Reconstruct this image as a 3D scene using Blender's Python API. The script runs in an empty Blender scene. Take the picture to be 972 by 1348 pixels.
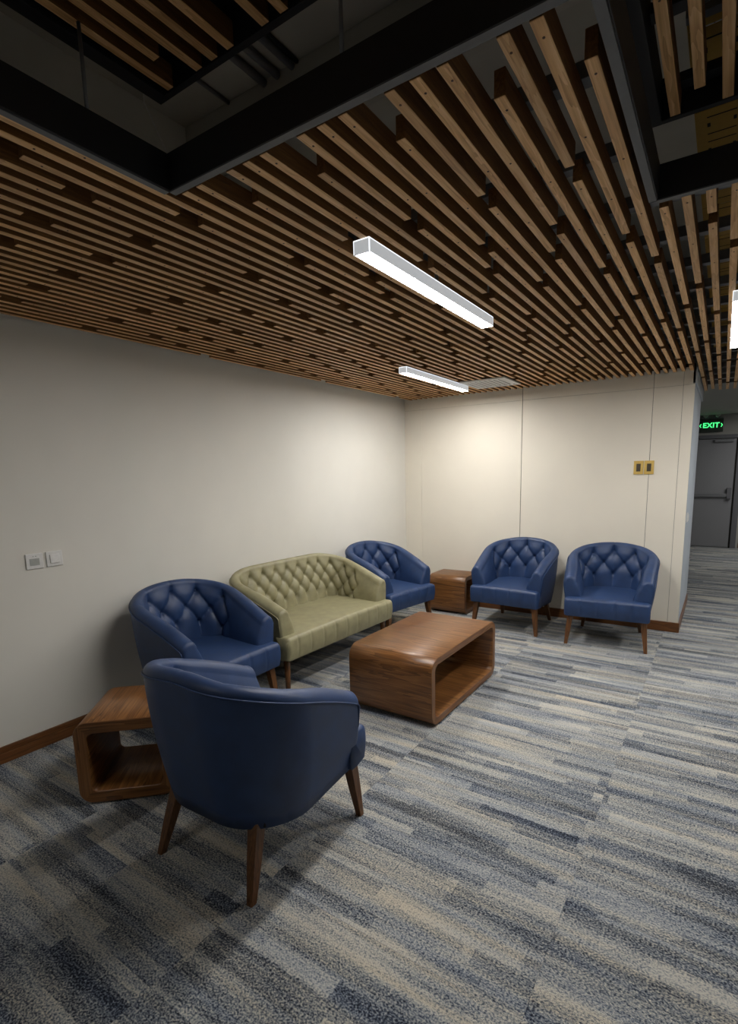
import bpy, bmesh, math, random
from mathutils import Vector, Matrix
from math import pi, sin, cos

random.seed(7)
S = bpy.context.scene
COL = S.collection

# ------------------------------------------------------------------ camera
F_PX, YAW, PITCH, ROLL = 674.93, 0.574008, 0.159572, -0.019116
PPX, PPY = 513.435, 731.937
EYE = Vector((0.0, 0.0, 1.55))
cd = bpy.data.cameras.new('camera')
cam = bpy.data.objects.new('camera', cd)
COL.objects.link(cam)
fwd0 = Vector((-sin(YAW), cos(YAW), 0)); rgt0 = Vector((cos(YAW), sin(YAW), 0)); up0 = Vector((0, 0, 1))
fw = fwd0 * cos(PITCH) - up0 * sin(PITCH)
u2 = up0 * cos(PITCH) + fwd0 * sin(PITCH)
rg = rgt0 * cos(ROLL) + u2 * sin(ROLL)
up = u2 * cos(ROLL) - rgt0 * sin(ROLL)
M = Matrix((rg, up, -fw)).transposed().to_4x4()
M.translation = EYE
cam.matrix_world = M
cd.sensor_fit = 'HORIZONTAL'
cd.sensor_width = 36.0
cd.lens = F_PX * 36.0 / 972.0
cd.shift_x = -(PPX - 486.0) / 972.0
cd.shift_y = (PPY - 674.0) / 972.0
cd.clip_start = 0.02
S.camera = cam

# ------------------------------------------------------------------ world, exposure
w = bpy.data.worlds.new('world'); S.world = w; w.use_nodes = True
w.node_tree.nodes['Background'].inputs[0].default_value = (0.05, 0.055, 0.06, 1)
w.node_tree.nodes['Background'].inputs[1].default_value = 0.2
S.view_settings.view_transform = 'Standard'
S.view_settings.look = 'None'
S.view_settings.exposure = 0.36
S.view_settings.gamma = 1.0
LAMP_W = 95.0           # emission strength of the lamp diffusers

# ------------------------------------------------------------------ room measures (metres)
XL, YB, ZC, XR = -3.265, 5.436, 2.397, -0.263     # left wall, back wall, slat underside, end of back wall
ZS = 3.91                                         # concrete slab underside
Y_END = 11.87                                     # corridor end wall

# ------------------------------------------------------------------ materials
def lin(r, g, b):
    def f(c):
        c /= 255.0
        return c / 12.92 if c <= 0.04045 else ((c + 0.055) / 1.055) ** 2.4
    return (f(r), f(g), f(b), 1.0)

class NT:
    def __init__(self, name):
        self.m = bpy.data.materials.new(name); self.m.use_nodes = True
        self.t = self.m.node_tree; self.n = self.t.nodes; self.l = self.t.links
        self.b = self.n['Principled BSDF']
    def node(self, typ, **kw):
        nd = self.n.new(typ)
        for k, v in kw.items():
            if k in ('op',): nd.operation = v
            elif k.startswith('i_'):
                key = k[2:]
                nd.inputs[int(key) if key.isdigit() else key].default_value = v
            else: setattr(nd, k, v)
        return nd
    def link(self, a, b): self.l.new(a, b)
    def math(self, op, a, b=None, clamp=False):
        nd = self.n.new('ShaderNodeMath'); nd.operation = op; nd.use_clamp = clamp
        for i, v in enumerate((a, b)):
            if v is None: continue
            if hasattr(v, 'is_output'): self.l.new(v, nd.inputs[i])
            else: nd.inputs[i].default_value = v
        return nd.outputs[0]
    def ramp(self, fac, stops):
        r = self.n.new('ShaderNodeValToRGB'); self.l.new(fac, r.inputs[0])
        e = r.color_ramp.elements
        e[0].position, e[0].color = stops[0]
        e[1].position, e[1].color = stops[-1]
        for p, c in stops[1:-1]:
            x = e.new(p); x.color = c
        return r.outputs[0]
    def mix(self, fac, a, b, mode='MIX'):
        nd = self.n.new('ShaderNodeMix'); nd.data_type = 'RGBA'; nd.blend_type = mode
        for i, v in ((0, fac), (6, a), (7, b)):
            if hasattr(v, 'is_output'): self.l.new(v, nd.inputs[i])
            else: nd.inputs[i].default_value = v
        return nd.outputs[2]
    def bump(self, h, strength, dist):
        nd = self.n.new('ShaderNodeBump'); nd.inputs['Strength'].default_value = strength
        nd.inputs['Distance'].default_value = dist
        self.l.new(h, nd.inputs['Height']); self.l.new(nd.outputs[0], self.b.inputs['Normal'])
    def set(self, col=None, rough=None, metal=None, spec=None):
        if col is not None:
            if hasattr(col, 'is_output'): self.l.new(col, self.b.inputs['Base Color'])
            else: self.b.inputs['Base Color'].default_value = col
        if rough is not None:
            if hasattr(rough, 'is_output'): self.l.new(rough, self.b.inputs['Roughness'])
            else: self.b.inputs['Roughness'].default_value = rough
        if metal is not None: self.b.inputs['Metallic'].default_value = metal
        if spec is not None: self.b.inputs['Specular IOR Level'].default_value = spec
        return self.m

def paint(name, col, rough=0.75, var=0.04, bump=0.08):
    t = NT(name)
    tc = t.node('ShaderNodeTexCoord')
    nz = t.node('ShaderNodeTexNoise', i_Scale=1.3, i_Detail=4.0); t.link(tc.outputs['Object'], nz.inputs['Vector'])
    dark = tuple(c * (1 - var) for c in col[:3]) + (1,)
    lite = tuple(min(1, c * (1 + var)) for c in col[:3]) + (1,)
    c = t.ramp(nz.outputs[0], [(0.3, dark), (0.7, lite)])
    n2 = t.node('ShaderNodeTexNoise', i_Scale=220.0, i_Detail=2.0); t.link(tc.outputs['Object'], n2.inputs['Vector'])
    t.bump(n2.outputs[0], bump, 0.002)
    return t.set(c, rough)

def plain(name, col, rough=0.5, metal=0.0):
    t = NT(name)
    tc = t.node('ShaderNodeTexCoord')
    nz = t.node('ShaderNodeTexNoise', i_Scale=60.0, i_Detail=3.0); t.link(tc.outputs['Object'], nz.inputs['Vector'])
    d = tuple(c * 0.93 for c in col[:3]) + (1,)
    c = t.ramp(nz.outputs[0], [(0.35, d), (0.65, col)])
    return t.set(c, rough, metal)

def wood(name, dark, mid, light, axis=0, rough=0.38, fine=1.0, rnd=True):
    """grain runs along the object axis given"""
    t = NT(name)
    tc = t.node('ShaderNodeTexCoord')
    mp = t.node('ShaderNodeMapping')
    sc = [9.0, 9.0, 9.0]; sc[axis] = 0.9
    mp.inputs['Scale'].default_value = sc
    vec = tc.outputs['Object']
    if rnd:
        oi = t.node('ShaderNodeObjectInfo')
        ad = t.node('ShaderNodeVectorMath', operation='ADD')
        cm = t.node('ShaderNodeCombineXYZ')
        r = t.math('MULTIPLY', oi.outputs['Random'], 37.0)
        for i in range(3): t.link(r, cm.inputs[i])
        t.link(vec, ad.inputs[0]); t.link(cm.outputs[0], ad.inputs[1]); vec = ad.outputs[0]
    t.link(vec, mp.inputs['Vector'])
    n1 = t.node('ShaderNodeTexNoise', i_Scale=1.6 * fine, i_Detail=3.0, i_Distortion=0.5); t.link(mp.outputs[0], n1.inputs['Vector'])
    rings = t.math('FRACT', t.math('MULTIPLY', n1.outputs[0], 7.0))
    mp2 = t.node('ShaderNodeMapping')
    s2 = [160.0, 160.0, 160.0]; s2[axis] = 4.0
    mp2.inputs['Scale'].default_value = s2
    t.link(vec, mp2.inputs['Vector'])
    n2 = t.node('ShaderNodeTexNoise', i_Scale=1.0, i_Detail=4.0); t.link(mp2.outputs[0], n2.inputs['Vector'])
    f = t.math('ADD', t.math('MULTIPLY', rings, 0.24), t.math('MULTIPLY', n2.outputs[0], 0.76))
    c = t.ramp(f, [(0.22, dark), (0.5, mid), (0.78, light)])
    if rnd:
        v = t.math('ADD', t.math('MULTIPLY', oi.outputs['Random'], 0.3), 0.85)
        cb = t.node('ShaderNodeCombineColor')
        for i in range(3): t.link(v, cb.inputs[i])
        c = t.mix(1.0, c, cb.outputs[0], 'MULTIPLY')
    t.bump(n2.outputs[0], 0.12, 0.001)
    return t.set(c, rough)

def leather(name, col, rough=0.46):
    t = NT(name)
    tc = t.node('ShaderNodeTexCoord')
    v = t.node('ShaderNodeTexVoronoi', i_Scale=330.0); v.feature = 'DISTANCE_TO_EDGE'
    t.link(tc.outputs['Object'], v.inputs['Vector'])
    n = t.node('ShaderNodeTexNoise', i_Scale=14.0, i_Detail=5.0); t.link(tc.outputs['Object'], n.inputs['Vector'])
    d = tuple(c * 0.82 for c in col[:3]) + (1,)
    l = tuple(c * 1.12 for c in col[:3]) + (1,)
    c = t.ramp(n.outputs[0], [(0.3, d), (0.7, l)])
    h = t.math('ADD', t.math('MULTIPLY', t.math('MINIMUM', v.outputs[0], 0.25), 1.0), t.math('MULTIPLY', n.outputs[0], 0.8))
    t.bump(h, 0.22, 0.0015)
    r = t.math('ADD', t.math('MULTIPLY', n.outputs[0], 0.16), rough - 0.08)
    return t.set(c, r, spec=0.5)

def carpet(name, base=False):
    """streaky woven plank carpet: the streaks run along X inside each plank"""
    t = NT(name)
    tc = t.node('ShaderNodeTexCoord')
    if base:
        vec = tc.outputs['Object']
        rnd = None
    else:
        oi = t.node('ShaderNodeObjectInfo')
        cm = t.node('ShaderNodeCombineXYZ')
        t.link(t.math('MULTIPLY', oi.outputs['Random'], 91.7), cm.inputs[0])
        t.link(t.math('MULTIPLY', oi.outputs['Random'], 53.3), cm.inputs[1])
        ad = t.node('ShaderNodeVectorMath', operation='ADD')
        t.link(tc.outputs['Object'], ad.inputs[0]); t.link(cm.outputs[0], ad.inputs[1]); vec = ad.outputs[0]
    sp = t.node('ShaderNodeSeparateXYZ'); t.link(vec, sp.inputs[0])
    X, Y = sp.outputs[0], sp.outputs[1]
    def noise2(sx, sy, detail=2.0, w=0.0, rough=0.5):
        c = t.node('ShaderNodeCombineXYZ')
        t.link(t.math('MULTIPLY', X, sx), c.inputs[0]); t.link(t.math('MULTIPLY', Y, sy), c.inputs[1]); c.inputs[2].default_value = w
        n = t.node('ShaderNodeTexNoise', i_Scale=1.0, i_Detail=detail, i_Roughness=rough); t.link(c.outputs[0], n.inputs['Vector'])
        return n.outputs[0]
    def cells(h, ln, w):
        row = t.math('FLOOR', t.math('DIVIDE', Y, h))
        c0 = t.node('ShaderNodeTexWhiteNoise'); c0.noise_dimensions = '2D'
        k = t.node('ShaderNodeCombineXYZ'); t.link(row, k.inputs[0]); k.inputs[1].default_value = w
        t.link(k.outputs[0], c0.inputs['Vector'])
        cx = t.math('FLOOR', t.math('ADD', t.math('DIVIDE', X, ln), t.math('MULTIPLY', c0.outputs[0], 9.0)))
        k2 = t.node('ShaderNodeCombineXYZ'); t.link(row, k2.inputs[0]); t.link(cx, k2.inputs[1]); k2.inputs[2].default_value = w
        c1 = t.node('ShaderNodeTexWhiteNoise'); c1.noise_dimensions = '3D'; t.link(k2.outputs[0], c1.inputs['Vector'])
        return c1.outputs[0]
    jit = noise2(26.0, 40.0, 3.0, 21.0)
    Y0_ = Y
    Y = t.math('ADD', Y0_, t.math('MULTIPLY', t.math('SUBTRACT', jit, 0.5), 0.030))
    blocks = cells(0.066, 0.55, 1.0)
    blocks2 = cells(0.040, 0.30, 5.0)
    Y = Y0_
    soft = noise2(1.1, 11.0, 3.0, 2.0)
    line = noise2(3.0, 60.0, 3.0, 4.0)
    v = t.math('ADD', t.math('MULTIPLY', blocks, 0.34), t.math('MULTIPLY', blocks2, 0.15))
    v = t.math('ADD', v, t.math('MULTIPLY', soft, 0.80))
    v = t.math('ADD', v, t.math('MULTIPLY', line, 0.34))
    v = t.math('SUBTRACT', v, 0.245)
    # yarn speckle
    sp1 = noise2(135.0, 170.0, 1.0, 7.0)
    sp2 = noise2(48.0, 90.0, 2.0, 9.0)
    v2 = t.math('ADD', v, t.math('MULTIPLY', t.math('SUBTRACT', sp1, 0.5), 1.5))
    v2 = t.math('ADD', v2, t.math('MULTIPLY', t.math('SUBTRACT', sp2, 0.5), 0.35))
    col = t.ramp(v2, [(0.08, lin(38, 42, 52)), (0.29, lin(82, 89, 102)), (0.46, lin(126, 132, 139)),
                      (0.60, lin(158, 161, 162)), (0.75, lin(185, 183, 177)), (0.94, lin(208, 204, 194))])
    hue = noise2(1.0, 16.0, 2.0, 11.0)
    warm = t.ramp(hue, [(0.38, lin(206, 220, 242)), (0.5, lin(240, 242, 242)), (0.64, lin(252, 240, 218))])
    col = t.mix(0.48, col, warm, 'MULTIPLY')
    # woven loops for relief
    wx = t.math('SINE', t.math('MULTIPLY', X, 1150.0)); wy = t.math('SINE', t.math('MULTIPLY', Y, 1150.0))
    wv = t.math('MULTIPLY', wx, wy)
    shade = t.math('ADD', t.math('MULTIPLY', wv, 0.16), 0.95)
    cb = t.node('ShaderNodeCombineColor')
    for i in range(3): t.link(shade, cb.inputs[i])
    col = t.mix(1.0, col, cb.outputs[0], 'MULTIPLY')
    t.bump(t.math('ADD', wv, t.math('MULTIPLY', sp1, 2.0)), 0.5, 0.002)
    return t.set(col, 0.95, spec=0.15)

def emit(name, col, strength):
    m = bpy.data.materials.new(name); m.use_nodes = True
    n = m.node_tree.nodes; b = n['Principled BSDF']
    b.inputs['Base Color'].default_value = (0.8, 0.8, 0.8, 1)
    b.inputs['Emission Color'].default_value = col
    b.inputs['Emission Strength'].default_value = strength
    return m

MT = dict(
    wall_left=paint('left_wall_paint', lin(224, 222, 214)),
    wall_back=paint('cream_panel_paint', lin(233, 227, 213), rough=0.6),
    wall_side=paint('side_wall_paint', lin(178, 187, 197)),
    wall_grey=paint('corridor_paint', lin(165, 165, 160)),
    wall_far=paint('far_room_paint', lin(200, 198, 190)),
    concrete=paint('slab_paint', lin(176, 174, 166), rough=0.9, var=0.15),
    joint=plain('joint_dark', lin(70, 66, 60), 0.9),
    slat=wood('slat_timber', lin(174, 126, 72), lin(216, 168, 110), lin(238, 198, 144), axis=1, rough=0.5, fine=1.5),
    slat_shade=wood('slat_timber_shaded', lin(94, 61, 26), lin(122, 82, 40), lin(142, 100, 52), axis=1, rough=0.6, fine=1.5),  # slat timber darkened in colour to stand for the shade between slats
    nail=plain('nail_dark', lin(70, 44, 26), 0.6),
    walnut=wood('walnut_veneer', lin(66, 39, 17), lin(120, 78, 40), lin(154, 108, 62), axis=0, rough=0.34, fine=0.8),
    walnut_y=wood('walnut_rim_long', lin(66, 39, 17), lin(120, 78, 40), lin(154, 108, 62), axis=1, rough=0.34, fine=0.8),
    walnut_z=wood('walnut_rim_upright', lin(66, 39, 17), lin(120, 78, 40), lin(154, 108, 62), axis=2, rough=0.34, fine=0.8),
    base=wood('skirting_timber', lin(78, 45, 20), lin(114, 71, 34), lin(136, 90, 48), axis=0, rough=0.35),
    base_y=wood('skirting_timber_long', lin(78, 45, 20), lin(114, 71, 34), lin(136, 90, 48), axis=1, rough=0.35),
    leg=wood('leg_timber', lin(58, 35, 17), lin(98, 63, 33), lin(126, 84, 48), axis=2, rough=0.35, fine=2),
    blue=leather('blue_leather', lin(37, 60, 100)),
    olive=leather('olive_leather', lin(148, 143, 111)),
    black=plain('black_steel', lin(26, 27, 31), 0.55),
    black_edge=plain('grey_edge', lin(92, 94, 98), 0.5),
    steel=plain('grey_steel', lin(120, 122, 126), 0.5, 0.3),
    tray=plain('yellow_tray', lin(178, 140, 48), 0.6),
    slot=plain('slot_dark', lin(20, 18, 14), 0.9),
    white=plain('white_plastic', lin(228, 228, 226), 0.4),
    lampbody=emit('lamp_housing', (0.9, 0.95, 1.0, 1), 0.30),
    screen=plain('grey_screen', lin(172, 176, 172), 0.3),
    gold=plain('gold_plate', lin(222, 188, 104), 0.35, 0.35),
    module=plain('dark_module', lin(72, 64, 50), 0.4),
    door=paint('door_paint', lin(128, 129, 133), rough=0.5),
    door_frame=paint('door_frame_paint', lin(98, 99, 104), rough=0.5),
    carpet=carpet('carpet_planks'),
    carpet_base=carpet('carpet_ground', base=True),
    diff=emit('lamp_diffuser', (1.0, 0.97, 0.93, 1), LAMP_W),
    diff_dim=emit('lamp_diffuser_dimmed', (1.0, 0.97, 0.93, 1), LAMP_W * 0.2),
    diff_fill=emit('fill_lamp_diffuser', (1.0, 0.97, 0.93, 1), LAMP_W * 0.15),
    green=emit('exit_green', (0.03, 1.0, 0.22, 1), 1.1),
    exit_face=plain('exit_face', lin(52, 60, 54), 0.4),
    chrome=plain('chrome', lin(210, 210, 210), 0.15, 1.0),
    rubber=plain('dark_rubber', lin(24, 22, 20), 0.8),
)

# ------------------------------------------------------------------ helpers
def link(name, me, parent=None):
    o = bpy.data.objects.new(name, me); COL.objects.link(o)
    if parent is not None: o.parent = parent
    return o
def mesh_of(bm, name, mats, smooth=False):
    me = bpy.data.meshes.new(name)
    bmesh.ops.recalc_face_normals(bm, faces=bm.faces)
    bm.to_mesh(me); bm.free()
    for m in (mats if isinstance(mats, (list, tuple)) else [mats]): me.materials.append(m)
    if smooth:
        for p in me.polygons: p.use_smooth = True
    return me
def obj(name, bm, mats, parent=None, loc=(0, 0, 0), rz=0.0, smooth=False):
    o = link(name, mesh_of(bm, name, mats, smooth), parent)
    o.location = loc; o.rotation_euler = (0, 0, rz)
    return o
def bx(bm, x0, x1, y0, y1, z0, z1, bevel=0.0, mi=0, seg=2):
    r = bmesh.ops.create_cube(bm, size=1.0)
    vs = r['verts']
    for v in vs:
        v.co = Vector((x0 + (v.co.x + .5) * (x1 - x0), y0 + (v.co.y + .5) * (y1 - y0), z0 + (v.co.z + .5) * (z1 - z0)))
    fs = set(f for v in vs for f in v.link_faces)
    for f in fs: f.material_index = mi
    if bevel > 0:
        es = list(set(e for v in vs for e in v.link_edges))
        rr = bmesh.ops.bevel(bm, geom=es, offset=bevel, segments=seg, affect='EDGES', profile=0.5)
        for f in rr['faces']: f.material_index = mi
    return bm
def box(*a, **k): return bx(bmesh.new(), *a, **k)
def tube(bm, pts, r, n=8, mi=0, caps=True):
    pts = [Vector(p) for p in pts]
    rings = []
    for i, p in enumerate(pts):
        d = (pts[min(i + 1, len(pts) - 1)] - pts[max(i - 1, 0)]).normalized()
        a = d.orthogonal().normalized() if i == 0 else (prev - d * prev.dot(d)).normalized()
        prev = a
        b = d.cross(a)
        rr = r[i] if isinstance(r, (list, tuple)) else r
        rings.append([bm.verts.new(p + a * (rr * cos(2 * pi * k / n)) + b * (rr * sin(2 * pi * k / n))) for k in range(n)])
    for i in range(len(rings) - 1):
        for k in range(n):
            f = bm.faces.new((rings[i][k], rings[i][(k + 1) % n], rings[i + 1][(k + 1) % n], rings[i + 1][k]))
            f.material_index = mi; f.smooth = True
    if caps:
        for rg_ in (rings[0][::-1], rings[-1]):
            f = bm.faces.new(rg_); f.material_index = mi
    return bm
def empty(name, loc=(0, 0, 0), rz=0.0):
    o = bpy.data.objects.new(name, None); COL.objects.link(o)
    o.location = loc; o.rotation_euler = (0, 0, rz); o.empty_display_size = 0.1
    return o
def tag(o, label=None, cat=None, group=None, kind=None):
    if label: o['label'] = label
    if cat: o['category'] = cat
    if group: o['group'] = group
    if kind: o['kind'] = kind
    return o
def struct(o, label, cat):
    return tag(o, label, cat, kind='structure')
def copy_tree(o, parent=None):
    c = o.copy(); COL.objects.link(c)
    if parent is not None: c.parent = parent
    for ch in list(o.children): copy_tree(ch, c)
    return c

# ------------------------------------------------------------------ floor: carpet planks 1.0 x 0.25 m
XFR = 3.4; YBK = -2.6
fl = obj('floor', box(XL - .1, XFR, YBK, Y_END + .1, -0.12, -0.004), MT['carpet_base'])
struct(fl, 'carpeted floor of blue grey and beige streaked planks', 'floor')
tile_me = mesh_of(box(-0.4998, 0.4998, -0.1248, 0.1248, -0.0045, 0.0, bevel=0.0006, seg=1), 'carpet_tile', MT['carpet'])
Y0 = -0.03
for c in range(-3, 2):
    for r in range(0, 48):
        cx, cy = -0.375 + 0.5 + c * 1.0, Y0 + 0.125 + r * 0.25
        if cx + .5 > XFR or cy - .125 > Y_END: continue
        if c == 1 and r > 20: continue
        if c in (-2, -3) and cy > 5.5: continue
        if cx - .5 < XL:                                     # planks cut by the left wall
            continue
        o = link('carpet_tile', tile_me, fl); o.location = (cx, cy, 0)
# the left wall cuts the first column of planks short
cut_me = mesh_of(box(-0.389, 0.4998, -0.1248, 0.1248, -0.0045, 0.0, bevel=0.0006, seg=1), 'carpet_tile', MT['carpet'])
for r in range(0, 22):
    o = link('carpet_tile', cut_me, fl); o.location = (-2.875, Y0 + 0.125 + r * 0.25, 0)

# ------------------------------------------------------------------ walls
wl = obj('wall_left', box(XL - .12, XL, YBK, YB + .12, 0, ZS), MT['wall_left'])
struct(wl, 'plain off-white painted wall on the left', 'wall')

wb = obj('wall_back', box(XL, XR - .006, YB + .008, 6.8, 0, 2.46), MT['joint'])
struct(wb, 'cream panelled wall at the back behind the blue armchairs', 'wall')
xs = [XL, -3.04, -1.822, -0.592, -0.354, XR]
gaps = [0.0, 0.0025, 0.006, 0.0035, 0.0025, 0.0]
for i in range(5):
    a = xs[i] + gaps[i] / 2; b = xs[i + 1] - gaps[i + 1] / 2
    for z0, z1 in ((0.0, 2.279), (2.281, 2.43)):
        yy = YB - (0.006 if z0 > 1 and i == 4 else 0)
        obj('wall_panel', box(a, b, yy, YB + .02, z0, z1, bevel=0.0008, seg=1), MT['wall_back'], wb)
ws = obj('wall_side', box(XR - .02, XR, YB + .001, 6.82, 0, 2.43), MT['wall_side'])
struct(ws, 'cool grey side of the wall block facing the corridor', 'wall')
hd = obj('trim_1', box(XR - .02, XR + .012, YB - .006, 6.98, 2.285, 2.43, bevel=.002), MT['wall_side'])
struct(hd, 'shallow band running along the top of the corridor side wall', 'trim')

we = obj('wall_end', box(-3.2, XFR, Y_END, Y_END + .1, 0, ZS), MT['wall_grey'])
struct(we, 'grey end wall of the corridor around the exit door', 'wall')
wr = obj('wall_right', box(XFR, XFR + .1, YBK, Y_END + .1, 0, ZS), MT['wall_far'])
struct(wr, 'plain wall on the right outside the picture', 'wall')
wk = obj('wall_rear', box(XL - .1, XFR, YBK - .1, YBK, 0, ZS), MT['wall_far'])
struct(wk, 'plain wall behind the camera', 'wall')

def skirting(name, x0, x1, y0, y1, face, mat, label):
    """timber skirting with a rounded top bead; face is the side it shows"""
    bm = bmesh.new()
    h = 0.094
    if face == 'x':    # shows toward +x, runs along y
        bx(bm, x0, x1, y0, y1, 0.0, h - .034, bevel=.002)
        bx(bm, x0, x0 + (x1 - x0) * .72, y0, y1, h - .034, h, bevel=.004)
    else:
        bx(bm, x0, x1, y0, y1, 0.0, h, bevel=.003)
    o = obj(name, bm, mat); struct(o, label, 'baseboard'); return o
skirting('baseboard_left', XL, XL + .018, YBK, YB - .016, 'x', MT['base_y'], 'brown timber skirting along the left wall')
skirting('baseboard_back', XL, XR + .012, YB - .016, YB, 'y', MT['base'], 'brown timber skirting along the cream back wall')
skirting('baseboard_side', XR, XR + .012, YB + .001, 6.8, 'y', MT['base_y'], 'brown timber skirting along the corridor side wall')
skirting('baseboard_end', .33, XFR, Y_END - .016, Y_END, 'y', MT['base'], 'brown timber skirting right of the exit door')

# ------------------------------------------------------------------ ceiling: slab, timber slats, battens, opening frames
ce = obj('ceiling', box(XL - .1, XFR, YBK, Y_END + .1, ZS, ZS + .15), MT['concrete'])
struct(ce, 'dark slab ceiling hung with brown timber slats', 'ceiling')
obj('ceiling_beam', box(XL, XFR, 2.57, 2.90, ZS - .16, ZS - .001, bevel=.004), MT['concrete'], ce)
obj('corridor_soffit', box(XR - 1.2, XFR, 6.98, Y_END, 2.54, 2.6), MT['wall_grey'], ce)

PITCH_S, HALF, SD = 0.0667, 0.0137, 0.060
def slat_mesh(length):
    bm = bmesh.new()
    bx(bm, -HALF, HALF, 0, length, 0, SD, bevel=0.0012, seg=1)
    n = max(1, int(length / 0.36))
    for k in range(n):
        y = 0.05 + k * 0.37
        if y > length - .02: break
        r = bmesh.ops.create_cone(bm, cap_ends=True, segments=6, radius1=0.0032, radius2=0.0032, depth=0.001)
        for v in r['verts']: v.co += Vector((0, y, -0.0004))
        for f in set(f for v in r['verts'] for f in v.link_faces): f.material_index = 1
    bm.normal_update()
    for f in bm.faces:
        if f.material_index == 0 and f.normal.z > -0.3: f.material_index = 2      # sides, ends and top take the darker copy, shade put into the colour
    return mesh_of(bm, 'slat', [MT['slat'], MT['nail'], MT['slat_shade']])
slat_cache = {}
def add_slat(x, y0, y1, z, parent):
    L = round(y1 - y0, 3)
    if L < 0.12: return None
    if L not in slat_cache: slat_cache[L] = slat_mesh(L)
    o = link('slat', slat_cache[L], parent); o.location = (x, y0, z)
    return o
PH = {'A': 1.175, 'B': 0.888, 'C': 1.638, 'D': 1.962}       # where each joint gap starts
PER, GAP = 1.299, 0.088
for k in range(-8, 48):
    x = -0.0265 - k * PITCH_S + 0.0
    if x - HALF < XL + .012: continue
    ph = {2: 'C', 3: 'A', 0: 'D', 1: 'B'}[k % 4]
    if k == 0: ph = 'A'
    if k == 3: ph = 'D'
    if k == 4: ph = 'A'
    ylo = -1.4 if -2.0 < x < -1.46 else 0.0
    if x > -1.455: ylo = 1.105
    if x > -0.262: ylo = 2.012
    yhi = YB - .012 if x < XR + .02 else 6.95
    if x > 0.3: yhi = 5.6
    g = PH[ph] - 3 * PER
    y = ylo
    while y < yhi:
        while g <= y - GAP + 1e-6: g += PER
        if g <= y:                       # starting inside a gap
            y = g + GAP; g += PER; continue
        e = min(g, yhi)
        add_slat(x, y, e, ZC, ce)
        y = g + GAP; g += PER
bat_me = mesh_of(box(XL + .01, 0.72, -0.02, 0.02, ZC + SD, ZC + SD + .04, bevel=.001, seg=1), 'batten', MT['steel'])
bat2_me = mesh_of(box(XL + .01, -1.50, -0.02, 0.02, ZC + SD, ZC + SD + .04, bevel=.001, seg=1), 'batten', MT['steel'])
bat3_me = mesh_of(box(XR + .02, 0.72, -0.02, 0.02, ZC + SD, ZC + SD + .04, bevel=.001, seg=1), 'batten', MT['steel'])
for i in range(20):
    y = 0.33 + i * 0.365
    if y > 6.9: break
    me = bat2_me if y < 1.12 else (bat3_me if y > YB else bat_me)
    if 1.12 <= y < 2.03:
        me = mesh_of(box(XL + .01, -0.29, -0.02, 0.02, ZC + SD, ZC + SD + .04, bevel=.001, seg=1), 'batten', MT['steel'])
    o = link('batten', me, ce); o.location = (0, y, 0)

def angle_frame(name, pts, parent, z0, h, t, flange, inward):
    """black opening edge: vertical web with a lighter bottom lip; pts are two (x, y) corners on one straight side"""
    (xa, ya), (xb, yb) = pts
    bm = bmesh.new()
    if xa == xb:
        s = inward
        bx(bm, min(xa, xa + s * t), max(xa, xa + s * t), min(ya, yb), max(ya, yb), z0 + .004, z0 + h, bevel=.001, seg=1)
        bx(bm, min(xa, xa - s * flange), max(xa, xa - s * flange), min(ya, yb), max(ya, yb), z0, z0 + .004, mi=1)
    else:
        s = inward
        bx(bm, min(xa, xb), max(xa, xb), min(ya, ya + s * t), max(ya, ya + s * t), z0 + .004, z0 + h, bevel=.001, seg=1)
        bx(bm, min(xa, xb), max(xa, xb), min(ya, ya - s * flange), max(ya, ya - s * flange), z0, z0 + .004, mi=1)
    return obj(name, bm, [MT['black'], MT['black_edge']], parent)
zf = ZC - .002
angle_frame('opening_frame', ((-1.459, -1.2), (-1.459, 1.075)), ce, zf, .105, .004, .022, 1)
angle_frame('opening_frame', ((-1.459, 1.075), (-0.245, 1.075)), ce, zf, .105, .004, -.022, 1)
angle_frame('opening_frame', ((-0.241, -1.2), (-0.241, 1.985)), ce, zf, .105, .004, .022, 1)
angle_frame('opening_frame', ((-0.241, 1.985), (0.72, 1.985)), ce, zf, .105, .004, -.022, 1)

# raised slat rafts above the two openings
def raft(x0, x1, y0, y1, z, label, rods=()):
    t = empty('slat_raft', (0, 0, 0))
    tag(t, label, 'ceiling panel', 'raised slat rafts')
    for a in ((x0, x0 + .045, y0, y1), (x1 - .03, x1, y0, y1), (x0 + .045, x1 - .03, y1 - .02, y1), (x0 + .045, x1 - .03, y0, y0 + .03)):
        obj('raft_frame', box(a[0], a[1], a[2], a[3], z, z + .10, bevel=.001, seg=1), MT['black'], t)
    n = int((x1 - x0 - .13) / PITCH_S)
    for i in range(n + 1):
        x = x0 + .082 + i * PITCH_S
        e = y1 - .022 - {1: .09, 5: .16, 9: .12}.get(i, 0.0)
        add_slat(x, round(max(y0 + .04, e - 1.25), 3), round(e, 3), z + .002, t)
    if rods:
        obj('raft_backing', box(x0 + .046, x1 - .031, y0 + .031, y1 - .021, z + .096, z + .099), MT['black'], t)
    else:
        yy = y0 + .2
        while yy < y1 - .05:
            obj('batten', box(x0 + .046, x1 - .031, yy, yy + .04, z + .064, z + .09, bevel=.001, seg=1), MT['black'], t); yy += .3
    for hx, hy in rods:
        obj('hanger_rod', tube(bmesh.new(), [(hx, hy, z + .09), (hx, hy, ZS)], .004, 6), MT['steel'], t)
    return t
raft(-1.56, -0.34, -0.6, 1.145, 2.70, 'black framed slat raft raised above the left ceiling opening',
     ((-1.535, -.3), (-.5, -.585)))
raft(-0.28, 0.62, 0.2, 1.965, 2.60, 'black framed slat raft raised above the right ceiling opening')

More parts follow.
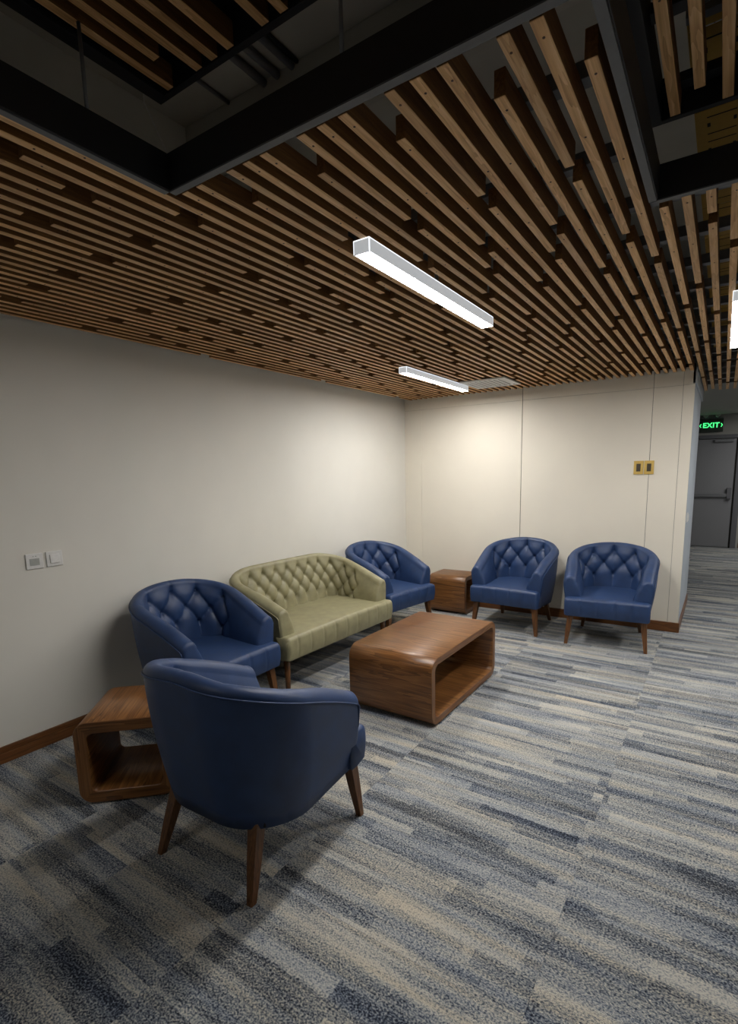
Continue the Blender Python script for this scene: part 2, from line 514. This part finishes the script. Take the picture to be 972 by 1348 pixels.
# hanger rods of the opening frame and a slack wire
for hx, hy, lab in ((-1.463, 0.849, 'thin steel rod holding the left side of the black ceiling opening'),
                    (-0.802, 1.079, 'thin steel rod holding the far side of the black ceiling opening')):
    o = obj('hanger_rod', tube(bmesh.new(), [(hx, hy, ZC + .103), (hx, hy, 2.699)], .005, 8), MT['steel'])
    tag(o, lab, 'rod')
wire = [(-1.452 - .553 * q, 1.071 + .325 * q, 2.50 + .50 * q) for q in [i / 8 for i in range(9)]] + [(-2.03, 1.42, 3.2), (-2.03, 1.42, ZS)]
o = obj('ceiling_wire', tube(bmesh.new(), wire, .0022, 6), MT['white'])
tag(o, 'thin pale wire slanting up from the corner of the black ceiling opening', 'wire')

# conduits on the slab over the opening
CON = ((-2.815, .012, 'thin grey conduit on the slab over the left ceiling opening, alone near the left wall'),
       (-2.495, .022, 'grey conduit on the slab over the left ceiling opening, leftmost of the close-set group'),
       (-2.385, .022, 'grey conduit on the slab over the left ceiling opening, in the middle of the group'),
       (-2.268, .020, 'grey conduit on the slab over the left ceiling opening, beside the thin black one'),
       (-2.228, .011, 'thin black conduit on the slab over the left ceiling opening, rightmost of the close-set group'))
for i, (cx, r, lab) in enumerate(CON):
    o = obj('conduit', tube(bmesh.new(), [(cx, .6, ZS - r - .001), (cx, 2.565, ZS - r - .001)], r, 10), MT['black'] if i == 4 else MT['steel'])
    tag(o, lab, 'conduit', 'conduits above the left ceiling opening')

# yellow slotted cable tray above the right-hand slats
tr = empty('cable_tray', (0.077, 0.3, 2.78))
tag(tr, 'yellow slotted metal tray running above the right-hand ceiling slats', 'cable tray')
def tray_plate():
    bm = bmesh.new()
    bx(bm, -.25, .25, 0.004, .396, 0, .003, bevel=.0008, seg=1)
    for c in (-.17, -.045, .08, .2):
        for yy in (.05, .16, .215, .33):
            bx(bm, c - .045, c + .045, yy - .003, yy + .003, -.0006, .0036, mi=1)
        for yy in (.10, .275):
            for sx in (-.04, .04):
                bx(bm, c + sx - .005, c + sx + .005, yy - .012, yy + .012, -.0006, .0036, mi=1)
    return mesh_of(bm, 'tray_plate', [MT['tray'], MT['slot']])
tp = tray_plate()
for i in range(16):
    o = link('tray_plate', tp, tr); o.location = (0, i * .4, 0)
for sx in (-.252, .25):
    obj('tray_rail', box(sx, sx + .003, 0, 6.4, 0, .05), MT['tray'], tr)
for i in range(5):
    obj('tray_hanger', box(-.25, .25, .5 + i, .53 + i, -.025, -.001, bevel=.001, seg=1), MT['steel'], tr)
    for sx in (-.24, .24):
        obj('tray_rod', tube(bmesh.new(), [(sx, .515 + i, -.01), (sx, .515 + i, ZS - 2.78)], .004, 6), MT['steel'], tr)

# ------------------------------------------------------------------ lamps
def lamp(x, y0, y1, label, wd=.072, mat='diff', zc=ZC):
    t = empty('linear_lamp', (x, (y0 + y1) / 2, zc)); tag(t, label, 'ceiling lamp')
    hl = (y1 - y0) / 2; hw = wd / 2; zb = -.052
    bm = bmesh.new()
    bx(bm, -hw, -hw + .003, -hl, hl, zb + .004, 0); bx(bm, hw - .003, hw, -hl, hl, zb + .004, 0)
    bx(bm, -hw, hw, -hl, -hl + .004, zb + .002, 0); bx(bm, -hw, hw, hl - .004, hl, zb + .002, 0)
    bx(bm, -hw, hw, -hl, hl, -.004, 0)
    obj('housing', bm, MT['lampbody'], t)
    bm = bmesh.new()
    bx(bm, -hw + .0032, hw - .0032, -hl + .0045, hl - .0045, zb + .0045, zb + .009)
    obj('diffuser', bm, MT[mat], t)
    return t
lamp(-1.172, 1.66, 2.86, 'lit linear lamp in the middle of the slat ceiling, the nearest and longest')
lamp(-2.235, 3.70, 4.90, 'lit linear lamp at the far end of the ceiling, beside the air vent')
lamp(0.014, 3.16, 4.36, 'lit linear lamp cut off by the right edge of the photo')

lamp(-1.76, -1.30, -0.10, 'lit linear lamp behind the camera on the left, outside the photo', mat='diff_dim')
lamp(1.20, 1.66, 2.86, 'added fill lamp, unseen, to the right of the camera', mat='diff_fill')  # added out of view as weak fill for the right foreground floor
lamp(1.05, 9.7, 10.9, 'added fill lamp, unseen, under the corridor soffit near the exit door', zc=2.539)  # unseen lamp added to brighten the exit door and end wall
lamp(1.20, 5.20, 6.40, 'added fill lamp, unseen, along the corridor on the right')  # unseen lamp added to lift the corridor floor and side wall

# air vent
vt = empty('air_vent', (-1.95, 4.86, ZC)); tag(vt, 'square white louvred vent set in the slat ceiling near the back wall', 'air vent')
bm = bmesh.new()
h, i_ = .225, .185
for a in ((-h, h, -h, -i_), (-h, h, i_, h), (-h, -i_, -i_, i_), (i_, h, -i_, i_)):
    bx(bm, a[0], a[1], a[2], a[3], -.012, 0, bevel=.001, seg=1)
obj('vent_frame', bm, MT['white'], vt)
obj('vent_backing', box(-i_, i_, -i_, i_, -.002, -.0005), MT['slot'], vt)
lv = bmesh.new(); bx(lv, -.011, .011, -i_, i_, -.0008, .0008)
bmesh.ops.rotate(lv, verts=lv.verts, cent=(0, 0, 0), matrix=Matrix.Rotation(-0.35, 3, 'Y'))
lv = mesh_of(lv, 'louvre', MT['white'])
for i in range(8):
    o = link('louvre', lv, vt); o.location = (-i_ + .0231 + i * .0463, 0, -.0075)

# ------------------------------------------------------------------ wall plates
def plate_left(y0, y1, z0, z1, kind, label):
    t = empty('wall_switch', (XL, (y0 + y1) / 2, (z0 + z1) / 2)); tag(t, label, 'switch')
    hy, hz = (y1 - y0) / 2, (z1 - z0) / 2
    obj('plate', box(0, .009, -hy, hy, -hz, hz, bevel=.0025), MT['white'], t)
    if kind == 'thermo':
        obj('screen', box(.0085, .0105, -.026, .024, -.024, .016, bevel=.0008, seg=1), MT['screen'], t)
        for yy in (-.006, .008):
            obj('button', box(.0085, .0105, yy - .003, yy + .003, .026, .031, bevel=.0008, seg=1), MT['screen'], t)
    else:
        bm = bmesh.new(); bx(bm, .008, .0135, -.026, .026, -.024, .026, bevel=.0015)
        for v in bm.verts:
            if v.co.z < 0 and v.co.x > .01: v.co.x += .004
        obj('rocker', bm, MT['white'], t)
plate_left(1.276, 1.364, 1.052, 1.139, 'thermo', 'white wall plate with a grey screen, left of the pair on the left wall')
plate_left(1.381, 1.468, 1.053, 1.140, 'rocker', 'white rocker light switch, right of the pair on the left wall')
def plate_back(x0, x1, z0, z1, label):
    t = empty('wall_plate', ((x0 + x1) / 2, YB, (z0 + z1) / 2)); tag(t, label, 'switch')
    hx, hz = (x1 - x0) / 2, (z1 - z0) / 2
    obj('plate', box(-hx, hx, -.012, 0, -hz, hz, bevel=.003), MT['gold'], t)
    obj('module', box(-.018, .018, -.0145, -.011, -.036, .036, bevel=.001, seg=1), MT['module'], t)
    for zz in (-.0185, .0185):
        obj('toggle', box(-.013, .013, -.018, -.014, zz - .012, zz + .012, bevel=.0015, seg=1), MT['module'], t)
plate_back(-.722, -.640, 1.497, 1.623, 'gold wall plate with dark toggles, left of the pair on the cream wall')
plate_back(-.632, -.550, 1.497, 1.623, 'gold wall plate with dark toggles, right of the pair on the cream wall')
t = empty('wall_switch', (XR, 5.62, 1.085)); tag(t, 'small white switch on the corridor side of the wall block', 'switch')
obj('plate', box(0, .009, -.043, .043, -.043, .043, bevel=.002), MT['white'], t)
obj('rocker', box(.0085, .016, -.024, .024, -.03, .03, bevel=.002), MT['white'], t)

# ------------------------------------------------------------------ exit door and sign
dr = empty('door_1', (-0.2, Y_END, 0)); struct(dr, 'dark grey steel exit door at the end of the corridor', 'door')
obj('door_leaf', box(-.42, .37, -.045, -.005, .012, 2.08, bevel=.002), MT['door'], dr)
obj('door_edge', box(.372, .40, -.05, -.005, .0, 2.10), MT['slot'], dr)
for a in ((-.50, -.43, 0, 2.16), (.40, .49, 0, 2.16), (-.43, .40, 2.09, 2.16)):
    obj('door_frame', box(a[0], a[1], -.06, 0, a[2], a[3], bevel=.002), MT['door_frame'], dr)
obj('panic_bar', box(-.40, .30, -.095, -.055, .985, 1.045, bevel=.006), MT['steel'], dr)
obj('latch_case', box(.28, .355, -.105, -.045, .95, 1.16, bevel=.006), MT['door_frame'], dr)
obj('door_closer', box(.02, .33, -.10, -.045, 2.02, 2.075, bevel=.006), MT['steel'], dr)

sg = empty('exit_sign', (-.262, Y_END, 2.34)); tag(sg, 'glowing green EXIT sign with two round lamps above the corridor door', 'exit sign')
obj('sign_box', box(-.20, .20, -.06, 0, -.125, .125, bevel=.006), MT['exit_face'], sg)
obj('sign_bracket', box(-.19, .19, -.05, -.005, .125, .15, bevel=.003), MT['steel'], sg)
def text_mesh(s, size, mat, ext=.003):
    cu = bpy.data.curves.new('text', 'FONT'); cu.body = s; cu.size = size; cu.align_x = 'CENTER'; cu.align_y = 'CENTER'
    cu.extrude = ext; cu.offset = .003; cu.space_character = 1.05
    ob = bpy.data.objects.new('text_tmp', cu); COL.objects.link(ob)
    dg = bpy.context.evaluated_depsgraph_get()
    me = bpy.data.meshes.new_from_object(ob.evaluated_get(dg))
    bpy.data.objects.remove(ob); me.materials.clear(); me.materials.append(mat)
    return me
lt = link('sign_lettering', text_mesh('EXIT', .128, MT['green']), sg)
lt.location = (0, -.063, .0); lt.rotation_euler = (pi / 2, 0, 0)
for sx in (-1, 1):
    bm = bmesh.new()
    for q in (1, -1):
        a = [(sx * .190, 0), (sx * .168, q * .036), (sx * .157, q * .030), (sx * .174, 0)]
        f = [bm.verts.new((x, -.064, z)) for x, z in a]
        g = [bm.verts.new((x, -.0605, z)) for x, z in a]
        bm.faces.new(f); bm.faces.new(g[::-1])
        for k in range(4): bm.faces.new((f[k], f[(k + 1) % 4], g[(k + 1) % 4], g[k]))
    obj('sign_arrow', bm, MT['green'], sg)
    bm = bmesh.new()
    tube(bm, [(sx * .10, -.02, .195), (sx * .10, -.06, .195), (sx * .10, -.085, .19), (sx * .10, -.088, .19)], [.03, .05, .05, .042], 16)
    hdp = obj('lamp_head', bm, MT['chrome'], sg)
    obj('lamp_stem', tube(bmesh.new(), [(sx * .10, -.03, .14), (sx * .10, -.03, .18)], .012, 8), MT['chrome'], sg)

# ------------------------------------------------------------------ box tables
def loop_mesh(w_, h_, d_, r, th, rin):
    """rounded rectangular tube; profile in the YZ plane, pushed along X"""
    def prof(hw, z0, z1, rr, n=10):
        pts = []
        for (cy, cz, a0) in ((hw - rr, z0 + rr, -pi / 2), (hw - rr, z1 - rr, 0), (-hw + rr, z1 - rr, pi / 2), (-hw + rr, z0 + rr, pi)):
            for k in range(n + 1):
                a = a0 + pi / 2 * k / n
                pts.append((cy + rr * cos(a), cz + rr * sin(a)))
        return pts
    hw = w_ / 2; e = .003
    po = prof(hw, 0, h_, r); po2 = prof(hw - e, e, h_ - e, r - e)
    pi_ = prof(hw - th, th, h_ - th, rin); pi2 = prof(hw - th + e, th - e, h_ - th + e, rin + e)
    bm = bmesh.new(); rings = []
    D = d_ / 2
    for pr, x in ((po, -D + e), (po, D - e), (po2, D), (pi2, D), (pi_, D - e), (pi_, -D + e), (pi2, -D), (po2, -D)):
        rings.append([bm.verts.new((x, y, z)) for y, z in pr])
    n = len(po)
    for i in range(8):
        A, B = rings[i], rings[(i + 1) % 8]
        for k in range(n):
            f = bm.faces.new((A[k], A[(k + 1) % n], B[(k + 1) % n], B[k]))
            f.smooth = i in (0, 4)
            if i not in (0, 4):
                d = A[k].co - A[(k + 1) % n].co
                f.material_index = 1 if abs(d.y) > abs(d.z) else 2
    return bm
def table(loc, rz, w_, h_, d_, r, th, rin, label, name):
    t = empty(name, loc, rz); tag(t, label, 'table')
    g = .008
    o = obj('table_body', loop_mesh(w_, h_ - g, d_, r, th, rin), [MT['walnut'], MT['walnut_y'], MT['walnut_z']], t); o.location = (0, 0, g)
    for sx in (-1, 1):
        for sy in (-1, 1):
            bm = bmesh.new()
            bmesh.ops.create_cone(bm, cap_ends=True, segments=12, radius1=.014, radius2=.014, depth=g)
            p = obj('foot_pad', bm, MT['rubber'], t); p.location = (sx * (d_ / 2 - .05), sy * (w_ / 2 - r - .02), g / 2)
    return t
table((-1.694, 3.090, 0), 0.0, 1.03, .438, .622, .085, .046, .042, 'low walnut box coffee table with rounded corners in front of the sofa', 'coffee_table')
table((-2.488, 5.205, 0), 0.0, .43, .425, .44, .075, .046, .032, 'small walnut box table in the far corner between two blue armchairs', 'side_table')
a43 = math.radians(43 - 90)
table((-2.468, 1.371, 0), a43, .44, .42, .42, .065, .058, .03, 'small walnut box table by the left wall beside the foreground armchair', 'side_table')

# ------------------------------------------------------------------ tub seating
def sstep(a, b, x):
    t = max(0.0, min(1.0, (x - a) / (b - a))); return t * t * (3 - 2 * t)

def tub(P, leather_mat):
    """returns dict of meshes for one tub seat; local frame faces -Y"""
    a, yf, yb, R = P['a'], P['yf'], P['yb'], P['R']
    zb_, za, zk = P['z0'], P['z_arm'], P['z_back']
    ROLL_T = P['thick']
    # outer path
    side = (yb - R) - yf; arc = pi / 2 * R; back = 2 * (a - R)
    tot = 2 * side + 2 * arc + back
    def path(s):
        p, n = path0(s)
        k = P['flare'] + (1 - P['flare']) * sstep(yf - .05, yb - R + .1, p.y)
        return Vector((p.x * k, p.y)), n
    def path0(s):
        if s < side: return Vector((-a, yf + s)), Vector((-1, 0))
        s -= side
        if s < arc:
            t = s / R; return Vector((-a + R - R * cos(t), yb - R + R * sin(t))), Vector((-cos(t), sin(t)))
        s -= arc
        if s < back: return Vector((-a + R + s, yb)), Vector((0, 1))
        s -= back
        if s < arc:
            t = s / R; return Vector((a - R + R * sin(t), yb - R + R * cos(t))), Vector((sin(t), cos(t)))
        s -= arc
        return Vector((a, yb - R - s)), Vector((1, 0))
    N = int(tot / 0.0095)
    S_ = [tot * i / N for i in range(N + 1)]
    # arc length along the inner face, zero at the middle of the back
    inn = []
    for s in S_:
        p, n = path(s); inn.append(p - n * ROLL_T)
    cum = [0.0]
    for i in range(N): cum.append(cum[-1] + (inn[i + 1] - inn[i]).length)
    mid = cum[-1] / 2
    sI = [c - mid for c in cum]
    def ztop(s):
        d = min(s, tot - s); L = P['rise']
        q = min(1.0, d / L)
        z = za + (zk - za) * (1 - (1 - q) ** P['pw'])
        c = (s - tot / 2) / (tot / 2)
        return z - P['crown'] * (c * c)
    def th_of(s):
        d = min(s, tot - s)
        return P['arm_t'] - (P['arm_t'] - ROLL_T) * sstep(0.12, 0.62, d)
    ds, dz, rows, imax = P['ds'], P['dz'], P['rows'], P['imax']
    z_in = P['z_in']
    nI = 30
    def section(s, sin_):
        zt = ztop(s)
        p, n = path(s)
        bk = max(0.0, n.y)
        lean = P['lean_side'] + (P['lean_back'] - P['lean_side']) * bk
        rr = th_of(s) / 2
        out = []
        zs = zt - rr * 1.0
        for k in range(9):
            q = k / 9.0
            z = zb_ + (zs - zb_) * q
            bul = .010 * sin(pi * q)
            out.append((-lean * (1 - q) ** 1.15 + bul, z, 0))
        for k in range(11):
            t = pi * k / 10
            pl = 0.0
            out.append((-rr + rr * cos(t), zs + rr * 1.0 * sin(t), 1 + k / 10))
        for k in range(1, nI + 1):
            q = k / nI
            z = zs + (z_in - zs) * q
            out.append((-2 * rr - P['in_lean'] * q - .012 * sin(pi * q), z, 2))
        res = []
        zr1 = zt - P['row1']
        for (o, z, tg) in out:
            d = 0.0
            if tg >= 1:
                v = (zr1 - z) / dz
                vc = max(0.0, min(rows - 1.0, v))
                pp = sin_ / ds + vc / 2; qq = sin_ / ds - vc / 2
                g = (abs(sin(pi * pp)) * abs(sin(pi * qq)))
                ex = 0.32 if v >= 0 else 0.32 - 0.20 * min(1.0, -v / 0.45)
                f = g ** ex
                amp = P['amp']
                edge = 1 - sstep((imax + .15) * ds, (imax + .75) * ds, abs(sin_))
                fade = 1.0
                if v < 0: fade = max(0.0, 1 - (-v) / 1.15) ** 0.8
                if v < 0 and tg < 2: fade *= (tg - 1) ** 0.7
                if v > rows - 1: fade = max(0.25, 1 - (v - rows + 1) / 1.3)
                # dent into the cushion at grooves, full at pillows
                dent = amp * (1 - f) * fade * edge
                # button pits
                r = round(v)
                if 0 <= r <= rows - 1:
                    c = round(sin_ / ds - (r % 2) * .5) + (r % 2) * .5
                    if abs(c) <= imax + .01:
                        dd = ((sin_ - c * ds) ** 2 + ((v - r) * dz) ** 2)
                        dent += P['pit'] * math.exp(-dd / (.015 ** 2))
                if tg >= 2:
                    q_ = max(0.0, min(1.0, (zs - z) / .06))
                    o2 = o + dent - .012 * f * edge * q_
                else:
                    o2 = o + dent * .6; z = z - dent * .5
                res.append((o2, z))
            else: res.append((o, z))
        return p, n, res, zt
    bm = bmesh.new()
    cols = []
    r_end = .028
    def addcol(p, n, sec, shrink, zt):
        AT = P['arm_t']; om = -AT / 2
        ring = []
        for (o, z) in sec:
            if shrink > 0:
                k = 1 - shrink / (AT / 2 + .02)
                o = om + (o - om) * k
                z = z - shrink * sstep(zt - .16, zt, z)
            ring.append(bm.verts.new((p.x + n.x * o, p.y + n.y * o, z)))
        cols.append(ring)
    caps = 5
    p0, n0, s0, zt0 = section(0, sI[0])
    for k in range(caps, 0, -1):
        th = pi / 2 * k / caps
        addcol(p0 + Vector((0, -r_end * sin(th))), n0, s0, r_end * (1 - cos(th)), zt0)
    for i, s in enumerate(S_):
        p, n, sec, zt = section(s, sI[i]); addcol(p, n, sec, 0, zt)
    p1, n1, s1, zt1 = section(tot, sI[-1])
    for k in range(1, caps + 1):
        th = pi / 2 * k / caps
        addcol(p1 + Vector((0, -r_end * sin(th))), n1, s1, r_end * (1 - cos(th)), zt1)
    m = len(cols[0])
    for i in range(len(cols) - 1):
        A, B = cols[i], cols[i + 1]
        for k in range(m):
            bm.faces.new((A[k], A[(k + 1) % m], B[(k + 1) % m], B[k])).smooth = True
    for ring in (cols[0], cols[-1]):
        # cap: strip between the outer and inner halves of the section
        bm.faces.new(ring)
    shell = mesh_of(bm, 'tub_shell', leather_mat, True)
    # piping along the outer upper edge and down both arm fronts
    bm = bmesh.new()
    pts = []
    def pip(s):
        p, n = path(s); zt = ztop(s); rr = th_of(s) / 2
        return Vector((p.x + n.x * .004, p.y + n.y * .004, zt - rr * .98))
    for i in range(0, N + 1, 2): pts.append(pip(S_[i]))
    f0 = [Vector((pts[0].x, yf - .012, pts[0].z - .005 - q * (pts[0].z - .46))) for q in (1, .8, .6, .4, .2, .08)]
    for v in f0: v.x = -a * P['flare'] + P['lean_side'] * max(0, (ztop(0) - P['arm_t'] / 2 - v.z) / (ztop(0) - zb_)) ** 1.15 - .004
    f1 = [Vector((-v.x, v.y, v.z)) for v in f0[::-1]]
    tube(bm, f0 + pts + f1, .0038, 6)
    piping = mesh_of(bm, 'piping', leather_mat, True)
    # buttons
    buts = []
    for r in range(rows):
        i = -imax
        vals = [j for j in range(-imax, imax + 1)] if r % 2 == 0 else [j + .5 for j in range(-imax, imax)]
        for c in vals:
            s_i = c * ds
            # find the column
            j = min(range(N + 1), key=lambda q: abs(sI[q] - s_i))
            p, n, sec, zt = section(S_[j], s_i)
            z = zt - P['row1'] - r * dz
            if z < P['seat_top'] + .015: continue
            # inner surface offset at that height
            best = min(sec[20:], key=lambda oz: abs(oz[1] - z))
            o = best[0] - .002
            buts.append((p.x + n.x * o, p.y + n.y * o, z))
    # seat: cross sections in YZ swept along X
    hw, sf = P['seat_hw'], P['seat_front']
    zt_, zb2 = P['seat_top'], P['seat_bot']
    inner = a - P['thick'] - .015
    y_in = yb - P['thick'] + .0
    xsn = []
    x = -hw
    nx = int(2 * hw / .009)
    bm = bmesh.new(); cols = []
    rc = .022
    for i in range(nx + 1):
        x = -hw + 2 * hw * i / nx
        e = hw - abs(x)
        rnd = rc - math.sqrt(max(0, rc * rc - (rc - min(e, rc)) ** 2))
        crown = .012 * (1 - (x / hw) ** 2)
        yback = (yf + .03) + (y_in - yf - .03) * sstep(hw - inner * 1.0 - .0, hw - inner + .02, e)
        if abs(x) > inner: yback = yf + .03
        # corner of the tub narrows the seat at the back
        if abs(x) > inner - (R - P['thick']) and abs(x) <= inner:
            rr2 = R - P['thick']; q = abs(x) - (inner - rr2)
            yback = y_in - rr2 + math.sqrt(max(0, rr2 * rr2 - q * q))
        pit = 0.0
        for c in P['pleats']:
            pit += .008 * math.exp(-((x - c) / .007) ** 2)
        prof = []
        ys = sf + rnd
        prof.append((yback, zb2 + .0)); prof.append((ys + .06, zb2)); prof.append((ys + .012, zb2 + .002 + rnd * .5))
        nf = 7
        for k in range(nf):
            q = k / (nf - 1)
            bulge = .008 * sin(pi * q)
            prof.append((ys - bulge + pit * min(1, q * 1.6 + .2) + .010 * (1 - q), zb2 + .012 + (zt_ - .035 - zb2 - .012) * q))
        for k in range(1, 7):
            t = pi / 2 * k / 6
            prof.append((ys + pit * (1 - k / 8) + .03 - .03 * cos(t), zt_ - .035 + .03 * sin(t) - rnd * .6 + crown * k / 6 * .6))
        for k in range(1, 9):
            q = k / 8
            y = ys + .03 + (yback - ys - .03) * q
            prof.append((y, zt_ - .005 + crown * (.6 + .4 * sin(pi * q)) - rnd * .6))
        cols.append([bm.verts.new((x, y, z)) for y, z in prof])
    m = len(cols[0])
    for i in range(nx):
        A, B = cols[i], cols[i + 1]
        for k in range(m):
            bm.faces.new((A[k], A[(k + 1) % m], B[(k + 1) % m], B[k])).smooth = True
    bm.faces.new(cols[0]); bm.faces.new(cols[-1][::-1])
    seat = mesh_of(bm, 'seat', leather_mat, True)
    return dict(shell=shell, piping=piping, seat=seat, buttons=buts)

def leg_mesh(top, foot, wt, wb, round_=False):
    bm = bmesh.new()
    n = 10 if round_ else 4
    rings = []
    for q in (0, .5, 1):
        c = Vector(top).lerp(Vector(foot), q); r = wt + (wb - wt) * q
        k0 = pi / 4
        rad = r / 2 if round_ else r / 2 * math.sqrt(2)
        rings.append([bm.verts.new(c + Vector((rad * cos(k0 + 2 * pi * j / n), rad * sin(k0 + 2 * pi * j / n), 0))) for j in range(n)])
    for i in range(2):
        for k in range(n): bm.faces.new((rings[i][k], rings[i][(k + 1) % n], rings[i + 1][(k + 1) % n], rings[i + 1][k]))
    bm.faces.new(rings[0][::-1]); bm.faces.new(rings[-1])
    if not round_:
        es = [e for e in bm.edges if abs((e.verts[0].co - e.verts[1].co).normalized().z) > .8]
        bmesh.ops.bevel(bm, geom=es, offset=.004, segments=2, affect='EDGES', profile=.5)
    else:
        for f in bm.faces: f.smooth = len(f.verts) == 4
    return bm

def build_seat(name, P, mat, label, cat, loc, rz, legs, group=None):
    t = empty(name, loc, rz); tag(t, label, cat, group)
    d = tub(P, mat)
    sh = link('tub_back', d['shell'], t)
    link('piping', d['piping'], sh)
    link('seat', d['seat'], t)
    bm = bmesh.new()
    bmesh.ops.create_uvsphere(bm, u_segments=10, v_segments=6, radius=.0085)
    bme = mesh_of(bm, 'button', mat, True)
    for b in d['buttons']:
        o = link('button', bme, sh); o.location = b
    # dark underside
    fr = bmesh.new()
    u = P['under']
    bx(fr, -u[0], u[0], u[1], u[2], P['seat_bot'] - .012, P['seat_bot'] + .02, bevel=.004)
    obj('underside', fr, MT['rubber'], t)
    for (top, foot, wt, wb, rd) in legs:
        obj('leg', leg_mesh(top, foot, wt, wb, rd), MT['leg'], t)
    return t

CH = dict(a=.388, arm_t=.105, flare=.93, yf=-.265, yb=.36, R=.30, z0=.252, z_arm=.638, z_back=.862, thick=.072, lean_side=.045, lean_back=.075,
          in_lean=.055, rise=.98, pw=2.1, crown=.02, ds=.182, dz=.105, rows=3, imax=2, row1=.085, amp=.030, pit=.022,
          z_in=.40, seat_hw=.345, seat_front=-.362, seat_top=.437, seat_bot=.268, pleats=(-.21, -.07, .07, .21), under=(.27, -.30, .22))
ch_legs = []
for sx in (-1, 1):
    ch_legs.append(((sx * .295, -.285, .275), (sx * .325, -.312, 0), .050, .028, False))
    ch_legs.append(((sx * .225, .215, .275), (sx * .262, .300, 0), .050, .028, False))
G = None
c1 = build_seat('tub_armchair', CH, MT['blue'], 'blue leather tub armchair in the foreground, turned with its smooth back to the camera', 'armchair',
                (-1.617, 1.395, 0), pi + math.radians(1.7), ch_legs)
def another(loc, rzdeg, label):
    c = copy_tree(c1); c.location = loc; c.rotation_euler = (0, 0, math.radians(rzdeg)); c['label'] = label
    return c
ALL = [c1,
    another((-2.80, 2.05, 0), 91, 'blue leather tub armchair by the left wall, between foreground armchair and olive sofa'),
    another((-2.80, 4.26, 0), 81, 'blue leather tub armchair in the corner, beyond the olive sofa'),
    another((-1.70, 4.985, 0), -2.0, 'blue leather tub armchair at the back wall, next to the corner box table'),
    another((-0.80, 4.945, 0), 5.0, 'blue leather tub armchair at the back wall, nearest the corridor')]
for c in ALL: c['group'] = 'blue tub armchairs around the coffee table'

SO = dict(a=.672, arm_t=.100, flare=.97, yf=-.265, yb=.36, R=.26, z0=.262, z_arm=.635, z_back=.845, thick=.070, lean_side=.045, lean_back=.07,
          in_lean=.055, rise=.86, pw=1.7, crown=.012, ds=.132, dz=.082, rows=4, imax=6, row1=.080, amp=.030, pit=.022,
          z_in=.40, seat_hw=.648, seat_front=-.362, seat_top=.437, seat_bot=.262, pleats=tuple(-.55 + .1375 * i for i in range(9)), under=(.58, -.30, .22))
so_legs = []
for sx in (-1, 1):
    so_legs.append(((sx * .59, -.275, .27), (sx * .60, -.285, 0), .048, .034, True))
    so_legs.append(((sx * .54, .215, .27), (sx * .56, .28, 0), .048, .034, True))
build_seat('tufted_sofa', SO, MT['olive'], 'olive green two-seat sofa with deep button tufting against the left wall', 'sofa',
           (-2.79, 3.13, 0), math.radians(88.5), so_legs)
